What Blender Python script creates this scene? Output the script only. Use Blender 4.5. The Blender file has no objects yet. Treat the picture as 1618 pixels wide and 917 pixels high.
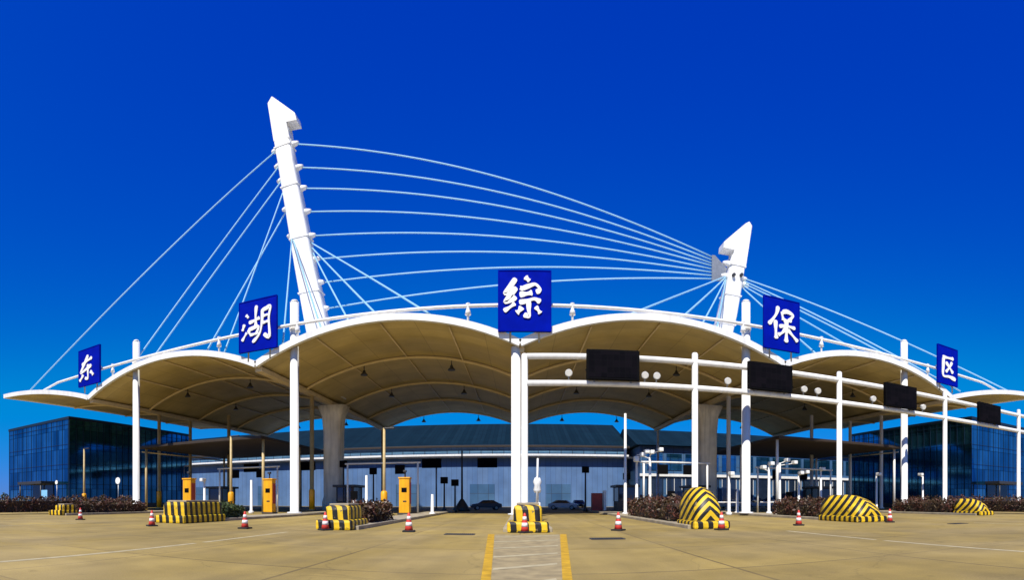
import bpy, bmesh, math, random
from mathutils import Vector, Matrix
R = math.radians
random.seed(7)
SC = bpy.context.scene
COL = SC.collection

# ------------------------------------------------------------------ camera
# the photograph is a cylindrical panorama: about 117 degrees wide, eye 1.5 m above the plaza
F, U0, V0, H = 791.0, 822.0, 790.0, 1.5
cd = bpy.data.cameras.new('camera')
cd.type = 'PANO'
cd.panorama_type = 'CENTRAL_CYLINDRICAL'
cd.central_cylindrical_range_u_min = -U0 / F
cd.central_cylindrical_range_u_max = (1618 - U0) / F
cd.central_cylindrical_range_v_min = (V0 - 917) / F
cd.central_cylindrical_range_v_max = V0 / F
cd.central_cylindrical_radius = 1.0
cd.clip_end = 6000
cam = bpy.data.objects.new('camera', cd)
COL.objects.link(cam)
cam.location = (0, 0, H)
cam.rotation_euler = (R(90), 0, 0)
SC.camera = cam

# ------------------------------------------------------------------ sky, sun, exposure
SUN_EL, SUN_AZ = R(53), R(196)          # azimuth clockwise from +Y
w = bpy.data.worlds.new('World'); SC.world = w; w.use_nodes = True
nt = w.node_tree; nt.nodes.clear()
sky = nt.nodes.new('ShaderNodeTexSky'); sky.sky_type = 'NISHITA'; sky.sun_disc = False
sky.sun_elevation = SUN_EL; sky.sun_rotation = SUN_AZ
sky.air_density = 1.0; sky.dust_density = 0.0; sky.ozone_density = 6.0; sky.altitude = 300
hs = nt.nodes.new('ShaderNodeHueSaturation'); hs.inputs['Saturation'].default_value = 1.55
STR, EXPO = 0.1, 0.3
sp_ = nt.nodes.new('ShaderNodeSeparateColor'); cb_ = nt.nodes.new('ShaderNodeCombineColor')
def grade(sock, out_sock, at, to, ex, cap):      # deep polarised blue: to * (x / at) ** ex
    a = nt.nodes.new('ShaderNodeMath'); a.operation = 'MULTIPLY'; a.inputs[1].default_value = STR / at; nt.links.new(sock, a.inputs[0])
    m0 = nt.nodes.new('ShaderNodeMath'); m0.operation = 'MAXIMUM'; m0.inputs[1].default_value = 0.0; nt.links.new(a.outputs[0], m0.inputs[0])
    p = nt.nodes.new('ShaderNodeMath'); p.operation = 'POWER'; p.inputs[1].default_value = ex; nt.links.new(m0.outputs[0], p.inputs[0])
    m1 = nt.nodes.new('ShaderNodeMath'); m1.operation = 'SMOOTH_MIN'; m1.inputs[1].default_value = cap; m1.inputs[2].default_value = cap * .5; nt.links.new(p.outputs[0], m1.inputs[0])
    q = nt.nodes.new('ShaderNodeMath'); q.operation = 'MULTIPLY'; q.inputs[1].default_value = to / STR / 2 ** EXPO; nt.links.new(m1.outputs[0], q.inputs[0])
    nt.links.new(q.outputs[0], out_sock)
bg = nt.nodes.new('ShaderNodeBackground'); bg.inputs['Strength'].default_value = STR
out = nt.nodes.new('ShaderNodeOutputWorld')
nt.links.new(sky.outputs[0], hs.inputs['Color']); nt.links.new(hs.outputs[0], sp_.inputs[0])
rm_ = nt.nodes.new('ShaderNodeMath'); rm_.operation = 'MULTIPLY'; rm_.inputs[1].default_value = .12; nt.links.new(sp_.outputs[0], rm_.inputs[0]); nt.links.new(rm_.outputs[0], cb_.inputs[0])
grade(sp_.outputs[1], cb_.inputs[1], .073, .044, 1.8, 5.6)
grade(sp_.outputs[2], cb_.inputs[2], .246, .49, .42, 3.0)
nt.links.new(cb_.outputs[0], bg.inputs['Color']); nt.links.new(bg.outputs[0], out.inputs[0])
sd = bpy.data.lights.new('sun', 'SUN'); sd.energy = 5.0; sd.angle = R(0.5); sd.color = (1.0, 0.94, 0.83)
sun = bpy.data.objects.new('sun', sd); COL.objects.link(sun)
to_sun = Vector((math.sin(SUN_AZ) * math.cos(SUN_EL), math.cos(SUN_AZ) * math.cos(SUN_EL), math.sin(SUN_EL)))
sun.rotation_euler = to_sun.to_track_quat('Z', 'Y').to_euler()
sun.location = (0, 0, 120)
vs = SC.view_settings
vs.view_transform = 'Standard'; vs.look = 'None'; vs.exposure = EXPO; vs.gamma = 1.0; vs.use_curve_mapping = False

# ------------------------------------------------------------------ materials
def M(name, col, rough=0.6, var=0.12, scale=1.5, metal=0.0, spec=0.5, bump=0.0, detail=6.0):
    m = bpy.data.materials.new(name); m.use_nodes = True
    n = m.node_tree; b = n.nodes['Principled BSDF']
    b.inputs['Roughness'].default_value = rough; b.inputs['Metallic'].default_value = metal
    b.inputs['Specular IOR Level'].default_value = spec
    tc = n.nodes.new('ShaderNodeTexCoord')
    no = n.nodes.new('ShaderNodeTexNoise'); no.inputs['Scale'].default_value = scale; no.inputs['Detail'].default_value = detail
    n.links.new(tc.outputs['Object'], no.inputs['Vector'])
    mr = n.nodes.new('ShaderNodeMapRange'); mr.inputs[1].default_value = 0.3; mr.inputs[2].default_value = 0.7
    mr.inputs[3].default_value = 1 - var; mr.inputs[4].default_value = 1 + var * 0.6
    n.links.new(no.outputs['Fac'], mr.inputs[0])
    mx = n.nodes.new('ShaderNodeVectorMath'); mx.operation = 'SCALE'; mx.inputs[0].default_value = col[:3]
    n.links.new(mr.outputs[0], mx.inputs['Scale'])
    n.links.new(mx.outputs[0], b.inputs['Base Color'])
    if bump:
        bp = n.nodes.new('ShaderNodeBump'); bp.inputs['Strength'].default_value = bump; bp.inputs['Distance'].default_value = 0.05
        n.links.new(no.outputs['Fac'], bp.inputs['Height']); n.links.new(bp.outputs[0], b.inputs['Normal'])
    m['colnode'] = mx.name
    return m

def ground_mat():
    m = bpy.data.materials.new('plaza_concrete'); m.use_nodes = True
    n = m.node_tree; L = n.links; b = n.nodes['Principled BSDF']; b.inputs['Roughness'].default_value = 0.85
    tc = n.nodes.new('ShaderNodeTexCoord')
    def noise(s, d, dist=0.0):
        x = n.nodes.new('ShaderNodeTexNoise'); x.inputs['Scale'].default_value = s; x.inputs['Detail'].default_value = d
        x.inputs['Distortion'].default_value = dist
        L.new(tc.outputs['Object'], x.inputs['Vector']); return x
    br = n.nodes.new('ShaderNodeTexBrick'); br.offset = 0.0; br.squash = 1.0
    br.inputs['Scale'].default_value = 1.0; br.inputs['Brick Width'].default_value = 4.6; br.inputs['Row Height'].default_value = 5.0
    br.inputs['Mortar Size'].default_value = 0.045; br.inputs['Mortar Smooth'].default_value = 0.3
    br.inputs['Color1'].default_value = (.275, .196, .045, 1); br.inputs['Color2'].default_value = (.335, .241, .06, 1)
    br.inputs['Mortar'].default_value = (.15, .105, .03, 1)
    L.new(tc.outputs['Object'], br.inputs['Vector'])
    big, mid, fine = noise(0.09, 8, .6), noise(0.7, 8, .4), noise(28, 4)
    def rng(src, lo, hi, a=.32, c=.68):
        x = n.nodes.new('ShaderNodeMapRange'); x.inputs[1].default_value = a; x.inputs[2].default_value = c
        x.inputs[3].default_value = lo; x.inputs[4].default_value = hi; L.new(src.outputs['Fac'], x.inputs[0]); return x
    def mul(a, c):
        x = n.nodes.new('ShaderNodeMath'); x.operation = 'MULTIPLY'; L.new(a.outputs[0], x.inputs[0]); L.new(c.outputs[0], x.inputs[1]); return x
    # tyre-darkened lanes run along Y
    mp = n.nodes.new('ShaderNodeMapping'); mp.inputs['Scale'].default_value = (.8, .03, 1); L.new(tc.outputs['Object'], mp.inputs['Vector'])
    st = n.nodes.new('ShaderNodeTexNoise'); st.inputs['Scale'].default_value = 1; st.inputs['Detail'].default_value = 5; L.new(mp.outputs[0], st.inputs['Vector'])
    f = mul(mul(rng(big, .78, 1.17), rng(mid, .86, 1.1)), mul(rng(fine, .88, 1.1), rng(st, .82, 1.1)))
    # oil spots and rubber smears: sparse dark blots
    spots = noise(.55, 3, 1.2); f = mul(f, rng(spots, 1.0, .68, .66, .78))
    drip = noise(2.6, 2, .5); f = mul(f, rng(drip, 1.0, .72, .70, .78))
    # hairline cracks
    vo = n.nodes.new('ShaderNodeTexVoronoi'); vo.feature = 'DISTANCE_TO_EDGE'; vo.inputs['Scale'].default_value = .16
    wv = n.nodes.new('ShaderNodeVectorMath'); wv.operation = 'MULTIPLY_ADD'; wv.inputs[1].default_value = (1.6, 1.6, 0)
    L.new(mid.outputs['Color'], wv.inputs[0]); L.new(tc.outputs['Object'], wv.inputs[2]); L.new(wv.outputs[0], vo.inputs['Vector'])
    ck = n.nodes.new('ShaderNodeMapRange'); ck.inputs[1].default_value = .001; ck.inputs[2].default_value = .006; ck.inputs[3].default_value = .84; ck.inputs[4].default_value = 1.0
    L.new(vo.outputs['Distance'], ck.inputs[0]); f = mul(f, ck)
    # greyer and pinker patches between the tan ones
    hue = noise(.16, 5, .8); hm = rng(hue, 0.0, .75, .38, .66)
    mxh = n.nodes.new('ShaderNodeMix'); mxh.data_type = 'RGBA'; L.new(hm.outputs[0], mxh.inputs[0])
    L.new(br.outputs['Color'], mxh.inputs[6]); mxh.inputs[7].default_value = (.30, .225, .085, 1)
    sc = n.nodes.new('ShaderNodeVectorMath'); sc.operation = 'SCALE'; L.new(mxh.outputs[2], sc.inputs[0]); L.new(f.outputs[0], sc.inputs['Scale'])
    L.new(sc.outputs[0], b.inputs['Base Color'])
    bp = n.nodes.new('ShaderNodeBump'); bp.inputs['Strength'].default_value = .25; bp.inputs['Distance'].default_value = .02
    L.new(fine.outputs['Fac'], bp.inputs['Height']); L.new(bp.outputs[0], b.inputs['Normal'])
    return m

def panel_mat(name, c1, c2, mortar, bw, bh, msize=.02, rough=.6, vec='XY', metal=0.0, spec=.5, off=0.0):
    """seams and per-panel tint in the object's own coordinates; vec names the two axes of the panel grid"""
    m = bpy.data.materials.new(name); m.use_nodes = True
    n = m.node_tree; L = n.links; b = n.nodes['Principled BSDF']
    b.inputs['Roughness'].default_value = rough; b.inputs['Metallic'].default_value = metal; b.inputs['Specular IOR Level'].default_value = spec
    tc = n.nodes.new('ShaderNodeTexCoord'); sp = n.nodes.new('ShaderNodeSeparateXYZ'); cb = n.nodes.new('ShaderNodeCombineXYZ')
    L.new(tc.outputs['Object'], sp.inputs[0])
    if vec == 'SZ':      # either vertical side of a box
        ad = n.nodes.new('ShaderNodeMath'); ad.operation = 'ADD'; L.new(sp.outputs['X'], ad.inputs[0]); L.new(sp.outputs['Y'], ad.inputs[1])
        L.new(ad.outputs[0], cb.inputs[0]); L.new(sp.outputs['Z'], cb.inputs[1])
    else:
        L.new(sp.outputs[vec[0]], cb.inputs[0]); L.new(sp.outputs[vec[1]], cb.inputs[1])
    br = n.nodes.new('ShaderNodeTexBrick'); br.offset = off; br.inputs['Scale'].default_value = 1
    br.inputs['Brick Width'].default_value = bw; br.inputs['Row Height'].default_value = bh; br.inputs['Mortar Size'].default_value = msize
    br.inputs['Color1'].default_value = (*c1, 1); br.inputs['Color2'].default_value = (*c2, 1); br.inputs['Mortar'].default_value = (*mortar, 1)
    L.new(cb.outputs[0], br.inputs['Vector'])
    no = n.nodes.new('ShaderNodeTexNoise'); no.inputs['Scale'].default_value = .35; no.inputs['Detail'].default_value = 6; L.new(tc.outputs['Object'], no.inputs['Vector'])
    mr = n.nodes.new('ShaderNodeMapRange'); mr.inputs[1].default_value = .3; mr.inputs[2].default_value = .7; mr.inputs[3].default_value = .82; mr.inputs[4].default_value = 1.1
    L.new(no.outputs['Fac'], mr.inputs[0])
    sc = n.nodes.new('ShaderNodeVectorMath'); sc.operation = 'SCALE'; L.new(br.outputs['Color'], sc.inputs[0]); L.new(mr.outputs[0], sc.inputs['Scale'])
    L.new(sc.outputs[0], b.inputs['Base Color'])
    return m

def stripe_mat(name, mode):
    """black and yellow hazard paint; chevrons that peak on the nose, or upright bands"""
    m = bpy.data.materials.new(name); m.use_nodes = True
    n = m.node_tree; L = n.links; b = n.nodes['Principled BSDF']; b.inputs['Roughness'].default_value = .5
    tc = n.nodes.new('ShaderNodeTexCoord'); sp = n.nodes.new('ShaderNodeSeparateXYZ'); L.new(tc.outputs['Object'], sp.inputs[0])
    def mth(op, a, c=None):
        x = n.nodes.new('ShaderNodeMath'); x.operation = op
        for i, v in enumerate((a, c)):
            if v is None: continue
            if isinstance(v, (int, float)): x.inputs[i].default_value = v
            else: L.new(v, x.inputs[i])
        return x.outputs[0]
    if mode == 'chevron':
        s = mth('ADD', sp.outputs['Z'], mth('MULTIPLY', mth('ABSOLUTE', sp.outputs['X']), 1.05))
        s = mth('ADD', s, mth('MULTIPLY', sp.outputs['Y'], 0.75)); per = .62
    else:
        s = mth('ADD', sp.outputs['X'], mth('MULTIPLY', sp.outputs['Y'], 1.0)); per = .56
        s = mth('ADD', s, mth('MULTIPLY', sp.outputs['Z'], .08))
    no = n.nodes.new('ShaderNodeTexNoise'); no.inputs['Scale'].default_value = 9; no.inputs['Detail'].default_value = 4
    L.new(tc.outputs['Object'], no.inputs['Vector'])
    s = mth('ADD', s, mth('MULTIPLY', no.outputs['Fac'], .03))
    fr = mth('FRACT', mth('DIVIDE', mth('ADD', s, 20.07), per))
    st = mth('GREATER_THAN', fr, .5)
    mx = n.nodes.new('ShaderNodeMix'); mx.data_type = 'RGBA'
    L.new(st, mx.inputs[0]); mx.inputs[6].default_value = (.01, .01, .01, 1); mx.inputs[7].default_value = (.80, .52, .012, 1)
    mr = n.nodes.new('ShaderNodeMapRange'); mr.inputs[1].default_value = .3; mr.inputs[2].default_value = .7; mr.inputs[3].default_value = .7; mr.inputs[4].default_value = 1.1
    n2 = n.nodes.new('ShaderNodeTexNoise'); n2.inputs['Scale'].default_value = 2.5; n2.inputs['Detail'].default_value = 8; L.new(tc.outputs['Object'], n2.inputs['Vector'])
    L.new(n2.outputs['Fac'], mr.inputs[0])
    n3 = n.nodes.new('ShaderNodeTexNoise'); n3.inputs['Scale'].default_value = 3.4; n3.inputs['Detail'].default_value = 10; n3.inputs['Roughness'].default_value = .7
    L.new(tc.outputs['Object'], n3.inputs['Vector'])
    ch = mth('GREATER_THAN', n3.outputs['Fac'], .62)
    mc = n.nodes.new('ShaderNodeMix'); mc.data_type = 'RGBA'; L.new(ch, mc.inputs[0]); L.new(mx.outputs[2], mc.inputs[6]); mc.inputs[7].default_value = (.2, .16, .09, 1)
    mx = mc
    sc = n.nodes.new('ShaderNodeVectorMath'); sc.operation = 'SCALE'; L.new(mx.outputs[2], sc.inputs[0]); L.new(mr.outputs[0], sc.inputs['Scale'])
    L.new(sc.outputs[0], b.inputs['Base Color'])
    return m

WHITE = M('white_steel_paint', (.82, .82, .80), .38, .07, .5)
def streaks(m, lo):
    n = m.node_tree; L = n.links; sc = n.nodes[m['colnode']]; src = sc.inputs['Scale'].links[0].from_socket
    tc = n.nodes.new('ShaderNodeTexCoord'); mp = n.nodes.new('ShaderNodeMapping'); mp.inputs['Scale'].default_value = (2.6, 2.6, .16)
    L.new(tc.outputs['Object'], mp.inputs['Vector'])
    no = n.nodes.new('ShaderNodeTexNoise'); no.inputs['Scale'].default_value = 1; no.inputs['Detail'].default_value = 5; L.new(mp.outputs[0], no.inputs['Vector'])
    mr = n.nodes.new('ShaderNodeMapRange'); mr.inputs[1].default_value = .42; mr.inputs[2].default_value = .72; mr.inputs[3].default_value = 1.0; mr.inputs[4].default_value = lo
    L.new(no.outputs['Fac'], mr.inputs[0])
    mu = n.nodes.new('ShaderNodeMath'); mu.operation = 'MULTIPLY'; L.new(src, mu.inputs[0]); L.new(mr.outputs[0], mu.inputs[1]); L.new(mu.outputs[0], sc.inputs['Scale'])
streaks(WHITE, .86)
CABLE = M('galvanised_cable', (.26, .50, .68), .5, .05, .4)
SOFFIT = panel_mat('bounce_tinted_soffit', (.47, .37, .17), (.54, .43, .20), (.33, .25, .12), 3.05, 2.3, .03, .6)  # tan puts shade and warm ground bounce into a white underside's colour
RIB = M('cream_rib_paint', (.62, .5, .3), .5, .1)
CONC = M('pylon_concrete', (.84, .80, .70), .8, .16, .6, bump=.1); streaks(CONC, .7)
KERB = M('kerb_stone', (.34, .29, .2), .85, .25, 1.2, bump=.2)
BLUE = M('sign_blue', (.0, .007, .32), .8, .2, .8, spec=.03)
LETTER = M('letter_white', (.86, .86, .82), .4, .06, 2)
BLACK = M('black_panel', (.003, .003, .004), .7, .2, 4, spec=.06)
SCREEN = panel_mat('led_screen', (.003, .003, .005), (.006, .005, .008), (.007, .007, .009), .5, .5, .012, .8, 'XZ', spec=.03)
DARK = M('dark_metal', (.03, .03, .035), .45, .2, 3)
STEEL = M('grey_steel', (.33, .34, .35), .4, .15, 3, metal=.6)
YELLOW = M('yellow_paint', (.88, .41, .004), .42, .12, 1.6); streaks(YELLOW, .75)
YROAD = M('yellow_road_paint', (.5, .29, .006), .8, .3, 3.0, bump=.05)
WROAD = M('white_road_paint', (.42, .36, .21), .85, .28, 2.5)
GORE = M('worn_pale_paint', (.31, .245, .12), .85, .3, 2.5)
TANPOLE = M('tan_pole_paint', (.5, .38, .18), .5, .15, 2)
CHEV = stripe_mat('chevron_hazard_paint', 'chevron')
BAND = stripe_mat('banded_hazard_paint', 'band')
CONE = M('cone_plastic', (.62, .045, .03), .5, .15, 6)
CONEW = M('cone_band', (.8, .74, .72), .4, .1, 6)
RUBBER = M('black_rubber', (.015, .015, .015), .8, .2, 8)
GLASSB = panel_mat('curtain_glass', (.012, .11, .24), (.06, .26, .44), (.008, .03, .06), 1.6, 3.4, .04, .08, 'SZ', metal=.85)
GLASSD = M('dark_window_glass', (.015, .025, .045), .07, .3, .5, spec=.9)
MULL = M('mullion_metal', (.01, .025, .05), .4, .1, 3, metal=.3)
CLAD = panel_mat('blue_grey_cladding', (.075, .16, .35), (.10, .19, .38), (.05, .09, .17), 1.1, 30, .03, .5, 'SZ')
PALEG = panel_mat('pale_ribbon_panels', (.16, .34, .52), (.22, .42, .6), (.06, .1, .16), 2.4, 3, .08, .3, 'SZ')
CLAD2 = panel_mat('teal_grey_cladding', (.035, .10, .22), (.06, .14, .27), (.035, .055, .1), 2.2, 2.8, .05, .4, 'SZ')
ROOFD = panel_mat('dark_roof_sheet', (.002, .013, .02), (.004, .018, .028), (.002, .008, .012), .9, 60, .04, .7, 'XY', spec=.1)
FASC = M('pale_fascia', (.42, .52, .66), .45, .1, .8)
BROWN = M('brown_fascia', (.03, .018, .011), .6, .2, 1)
def leaf_mat(name, c1, c2):
    m = M(name, c1, .6, .5, 7); n = m.node_tree; L = n.links; sc = n.nodes[m['colnode']]
    tc = n.nodes.new('ShaderNodeTexCoord'); no = n.nodes.new('ShaderNodeTexNoise'); no.inputs['Scale'].default_value = 1.1; no.inputs['Detail'].default_value = 3
    L.new(tc.outputs['Object'], no.inputs['Vector'])
    mr = n.nodes.new('ShaderNodeMapRange'); mr.inputs[1].default_value = .4; mr.inputs[2].default_value = .6; L.new(no.outputs['Fac'], mr.inputs[0])
    mx = n.nodes.new('ShaderNodeMix'); mx.data_type = 'RGBA'; L.new(mr.outputs[0], mx.inputs[0]); mx.inputs[6].default_value = (*c1, 1); mx.inputs[7].default_value = (*c2, 1)
    L.new(mx.outputs[2], sc.inputs[0]); return m
HEDGE = leaf_mat('maroon_leaves', (.085, .022, .011), (.062, .042, .013))
HEDGEG = M('green_leaves', (.05, .075, .018), .6, .5, 7)
TWIG = M('hedge_twigs', (.05, .03, .018), .9, .3, 5)
CARW = M('white_car_paint', (.78, .79, .8), .25, .04, 1)
CARD = M('dark_car_paint', (.02, .03, .05), .22, .05, 1)
CARS = M('silver_car_paint', (.3, .33, .36), .25, .05, 1, metal=.5)
TYRE = M('tyre', (.018, .018, .018), .85, .2, 6)
LAMPW = M('lamp_housing', (.78, .79, .78), .35, .06, 4)
REDB = M('red_cabinet_paint', (.36, .035, .022), .5, .2, 2)
CYAN = M('pale_blue_sign', (.22, .52, .8), .45, .1, 2)
SHELTW = M('shelter_wall', (.1, .075, .06), .6, .2, 1)

# ------------------------------------------------------------------ mesh helpers
def box(bm, c, s, rz=0.0, mat=0):
    hx, hy, hz = s[0] / 2, s[1] / 2, s[2] / 2
    m = Matrix.Translation(Vector(c)) @ Matrix.Rotation(rz, 4, 'Z')
    v = [bm.verts.new(m @ Vector((x * hx, y * hy, z * hz))) for z in (-1, 1) for y in (-1, 1) for x in (-1, 1)]
    for q in ((0, 2, 3, 1), (4, 5, 7, 6), (0, 1, 5, 4), (2, 6, 7, 3), (0, 4, 6, 2), (1, 3, 7, 5)):
        f = bm.faces.new([v[i] for i in q]); f.material_index = mat
    return v

def bbox(bm, c, s, bev=.03, rz=0.0, mat=0):
    b2 = bmesh.new(); box(b2, c, s, rz, mat)
    bmesh.ops.bevel(b2, geom=b2.edges[:], offset=bev, segments=2, affect='EDGES', profile=.6)
    merge(bm, b2)

def merge(bm, b2):
    vm = {v: bm.verts.new(v.co) for v in b2.verts}
    for f in b2.faces:
        try:
            g = bm.faces.new([vm[v] for v in f.verts]); g.material_index = f.material_index; g.smooth = f.smooth
        except ValueError: pass
    b2.free()

def tube(bm, pts, r, seg=10, mat=0, cap=True):
    pts = [Vector(p) for p in pts]; n = len(pts)
    rad = r if isinstance(r, (list, tuple)) else [r] * n
    rings = []; up = None
    for i, p in enumerate(pts):
        d = (pts[min(i + 1, n - 1)] - pts[max(i - 1, 0)]).normalized()
        a = d.cross(Vector((0, 0, 1)))
        if a.length < 1e-3: a = d.cross(Vector((0, 1, 0)))
        a.normalize(); b = a.cross(d).normalized()
        rings.append([bm.verts.new(p + (a * math.cos(t) + b * math.sin(t)) * rad[i]) for t in [2 * math.pi * k / seg for k in range(seg)]])
    for A, B in zip(rings, rings[1:]):
        for k in range(seg):
            f = bm.faces.new((A[k], A[(k + 1) % seg], B[(k + 1) % seg], B[k])); f.smooth = True; f.material_index = mat
    if cap:
        for ring in (rings[0], rings[-1]):
            f = bm.faces.new(ring); f.material_index = mat

def lathe(bm, prof, seg=20, c=(0, 0, 0), mat=0):
    tube(bm, [(c[0], c[1], c[2] + z) for r, z in prof], [max(r, 1e-3) for r, z in prof], seg, mat)

def sweep(bm, pts, wy, hz, mat=0):
    """rectangular beam along pts that lie in a plane of constant Y"""
    rings = []; n = len(pts)
    for i, p in enumerate(pts):
        a, b = Vector(pts[max(i - 1, 0)]), Vector(pts[min(i + 1, n - 1)])
        d = (b - a); d.y = 0; d.normalize(); nrm = Vector((-d.z, 0, d.x))
        if nrm.z < 0: nrm = -nrm
        p = Vector(p); y = Vector((0, wy / 2, 0))
        rings.append([bm.verts.new(p - y - nrm * hz / 2), bm.verts.new(p + y - nrm * hz / 2), bm.verts.new(p + y + nrm * hz / 2), bm.verts.new(p - y + nrm * hz / 2)])
    for A, B in zip(rings, rings[1:]):
        for k in range(4):
            f = bm.faces.new((A[k], A[(k + 1) % 4], B[(k + 1) % 4], B[k])); f.material_index = mat
    bm.faces.new(rings[0]); bm.faces.new(rings[-1])

def prism(bm, poly, y0, y1, mat=0):
    """outline of (x, z) pairs given real depth from y0 to y1"""
    A = [bm.verts.new((x, y0, z)) for x, z in poly]; B = [bm.verts.new((x, y1, z)) for x, z in poly]
    f = bm.faces.new(A); f.material_index = mat
    f = bm.faces.new(B[::-1]); f.material_index = mat
    for i in range(len(A)):
        j = (i + 1) % len(A)
        f = bm.faces.new((A[j], A[i], B[i], B[j])); f.material_index = mat

def obj(name, bm, mats, parent=None, world=False, smooth_angle=None):
    bmesh.ops.recalc_face_normals(bm, faces=bm.faces[:])
    if world and parent is not None:
        r = parent
        while r is not None:
            bmesh.ops.translate(bm, verts=bm.verts[:], vec=-r.location); r = r.parent
    me = bpy.data.meshes.new(name); bm.to_mesh(me); bm.free()
    for m in (mats if isinstance(mats, (list, tuple)) else [mats]): me.materials.append(m)
    o = bpy.data.objects.new(name, me); COL.objects.link(o); o.parent = parent
    return o

def tag(o, label, cat, group=None):
    o['label'] = label; o['category'] = cat
    if group: o['group'] = group
    return o
def thing(name, label, cat, loc=(0, 0, 0), rz=0.0, group=None):
    o = bpy.data.objects.new(name, None); COL.objects.link(o); o.empty_display_size = .3
    o.location = loc; o.rotation_euler = (0, 0, rz)
    return tag(o, label, cat, group)
def dup(o, loc, rz, label, group=None):
    def cp(s, par):
        c = s.copy(); COL.objects.link(c); c.parent = par
        for ch in s.children: cp(ch, c)
        return c
    r = cp(o, None); r.location = loc; r.rotation_euler = (0, 0, rz); r['label'] = label
    if group: r['group'] = group
    return r
def structure(name, bm, mats):
    o = obj(name, bm, mats); o['kind'] = 'structure'; return o
def sight(u, v, Y):
    """where a photo pixel falls on the vertical plane at depth Y"""
    th = (u - U0) / F; X = Y * math.tan(th)
    return X, H + (V0 - v) / F * math.hypot(X, Y)

# ------------------------------------------------------------------ ground and markings
bm = bmesh.new()
s = 3000
bm.faces.new([bm.verts.new(p) for p in ((-s, -s, 0), (s, -s, 0), (s, s, 0), (-s, s, 0))])
structure('ground', bm, ground_mat())
def sheet(name, polys, mat, z=.004):
    bm = bmesh.new()
    for p in polys:
        bm.faces.new([bm.verts.new((x, y, z)) for x, y in p])
    return structure(name, bm, mat)
# faded lane lines along the approach, broken where the paint has gone
for x in (-10.4, 12.2):
    sheet('lane_line', [[(x - .1, y), (x + .1, y), (x + .1, y + L), (x - .1, y + L)] for y, L in ((-12, 16), (4.2, 9.5), (14.2, 6.5))], WROAD)
for x in (-24.5, 25.5):
    sheet('lane_line', [[(x - .09, y), (x + .09, y), (x + .09, y + L), (x - .09, y + L)] for y, L in ((-4, 9), (6, 14))], WROAD)
# nose marking that widens towards the middle island: yellow edges, pale centre, slanting bars
def gx(side, y): return -.18 - .0495 * y if side < 0 else .14 + .0795 * y
edge = []
for sd_ in (-1, 1):
    edge.append([(gx(sd_, 3) - .07, 3), (gx(sd_, 3) + .07, 3), (gx(sd_, 21.6) + .14, 21.6), (gx(sd_, 21.6) - .14, 21.6)])
sheet('edge_marking', edge, YROAD, .008)
sheet('nose_marking', [[(gx(-1, 3) + .07, 3), (gx(1, 3) - .07, 3), (gx(1, 21.4) - .14, 21.4), (gx(-1, 21.4) + .14, 21.4)]], GORE, .004)
bars = []
y = 6.0
while y < 20.5:
    a, b = gx(-1, y) + .12, gx(1, y) - .12
    bars.append([(a, y), (b, y + .9), (b, y + 1.2), (a, y + .3)]); y += 2.3
sheet('hatch_marking', bars, WROAD, .008)

# ------------------------------------------------------------------ traffic islands, hedges and noses
ISL = [(-38.6, 29.0), (-20.6, 24.6), (-9.0, 23.2), (0.35, 22.8), (9.6, 24.0), (21.8, 25.8), (38.6, 28.8)]
for x, y in ISL:
    bm = bmesh.new()
    bbox(bm, (x, (y + .3 + 84) / 2, .02), (2.3, 84 - y - .3, .36), .05)
    structure('island_kerb', bm, KERB)

def leaf_mass(bm, x0, x1, y0, y1, z0, z1, n, size):
    for _ in range(n):
        face = random.random()
        px, py, pz = random.uniform(x0, x1), random.uniform(y0, y1), random.uniform(z0, z1)
        if face < .45: px = random.choice((x0, x1)) + random.gauss(0, .07)
        elif face < .75: pz = z1 + random.gauss(0, .09)
        elif face < .9: py = random.choice((y0, y1)) + random.gauss(0, .07)
        pz += (.11 * math.sin(py * 1.7 + px * 2.1) + .09 * math.sin(py * 4.3 + 1.7 * px + x1 * 7) + random.gauss(0, .05)) * (pz - z0)
        c = Vector((px, py, max(pz, z0))); a = Vector((random.gauss(0, 1), random.gauss(0, 1), random.gauss(0, 1))).normalized()
        b = a.orthogonal().normalized(); b.rotate(Matrix.Rotation(random.uniform(0, 6.28), 3, a)); d = a.cross(b)
        s = size * random.uniform(.6, 1.4)
        bm.faces.new([bm.verts.new(c + b * s), bm.verts.new(c + d * s * .5), bm.verts.new(c - b * s), bm.verts.new(c - d * s * .5)])
def hedge(x, y0, y1, h, label, mat=None, wd=1.5, n=1700):
    t = thing('hedge', label, 'hedge', (x, y0, .2), 0, 'clipped hedges on the islands')
    bm = bmesh.new(); leaf_mass(bm, -wd / 2, wd / 2, 0, y1 - y0, .05, h, n, .13); obj('foliage', bm, mat or HEDGE, t)
    bm = bmesh.new(); bbox(bm, (0, (y1 - y0) / 2, h * .42), (wd * .75, y1 - y0 - .4, h * .84), .12); obj('stems', bm, TWIG, t)
hedge(9.6, 28.2, 40.5, 1.25, 'long maroon hedge behind the chevron nose just right of the middle column')
hedge(21.8, 30.6, 38, 1.2, 'maroon hedge left of the broad slanted-stripe nose')
hedge(38.6, 32.6, 41, 1.15, 'maroon hedge behind the small half-round nose at the far right')
hedge(-9.0, 26.6, 31.5, .95, 'maroon hedge behind the banded nose in front of the concrete pylon on the left')
hedge(-20.6, 29.6, 32.2, .8, 'dull green hedge at the end of the widest banded nose', HEDGEG)
hedge(-38.6, 31, 41, 1.0, 'maroon hedge behind the small dim banded block on the far left')

hedge(-43.6, 20, 44.5, 1.42, 'longest maroon hedge, bordering the plaza before the left glass building', n=4600)
hedge(44.6, 22, 46, 1.42, 'longest maroon hedge on the right, bordering the plaza before the right glass building', n=4600)

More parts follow.
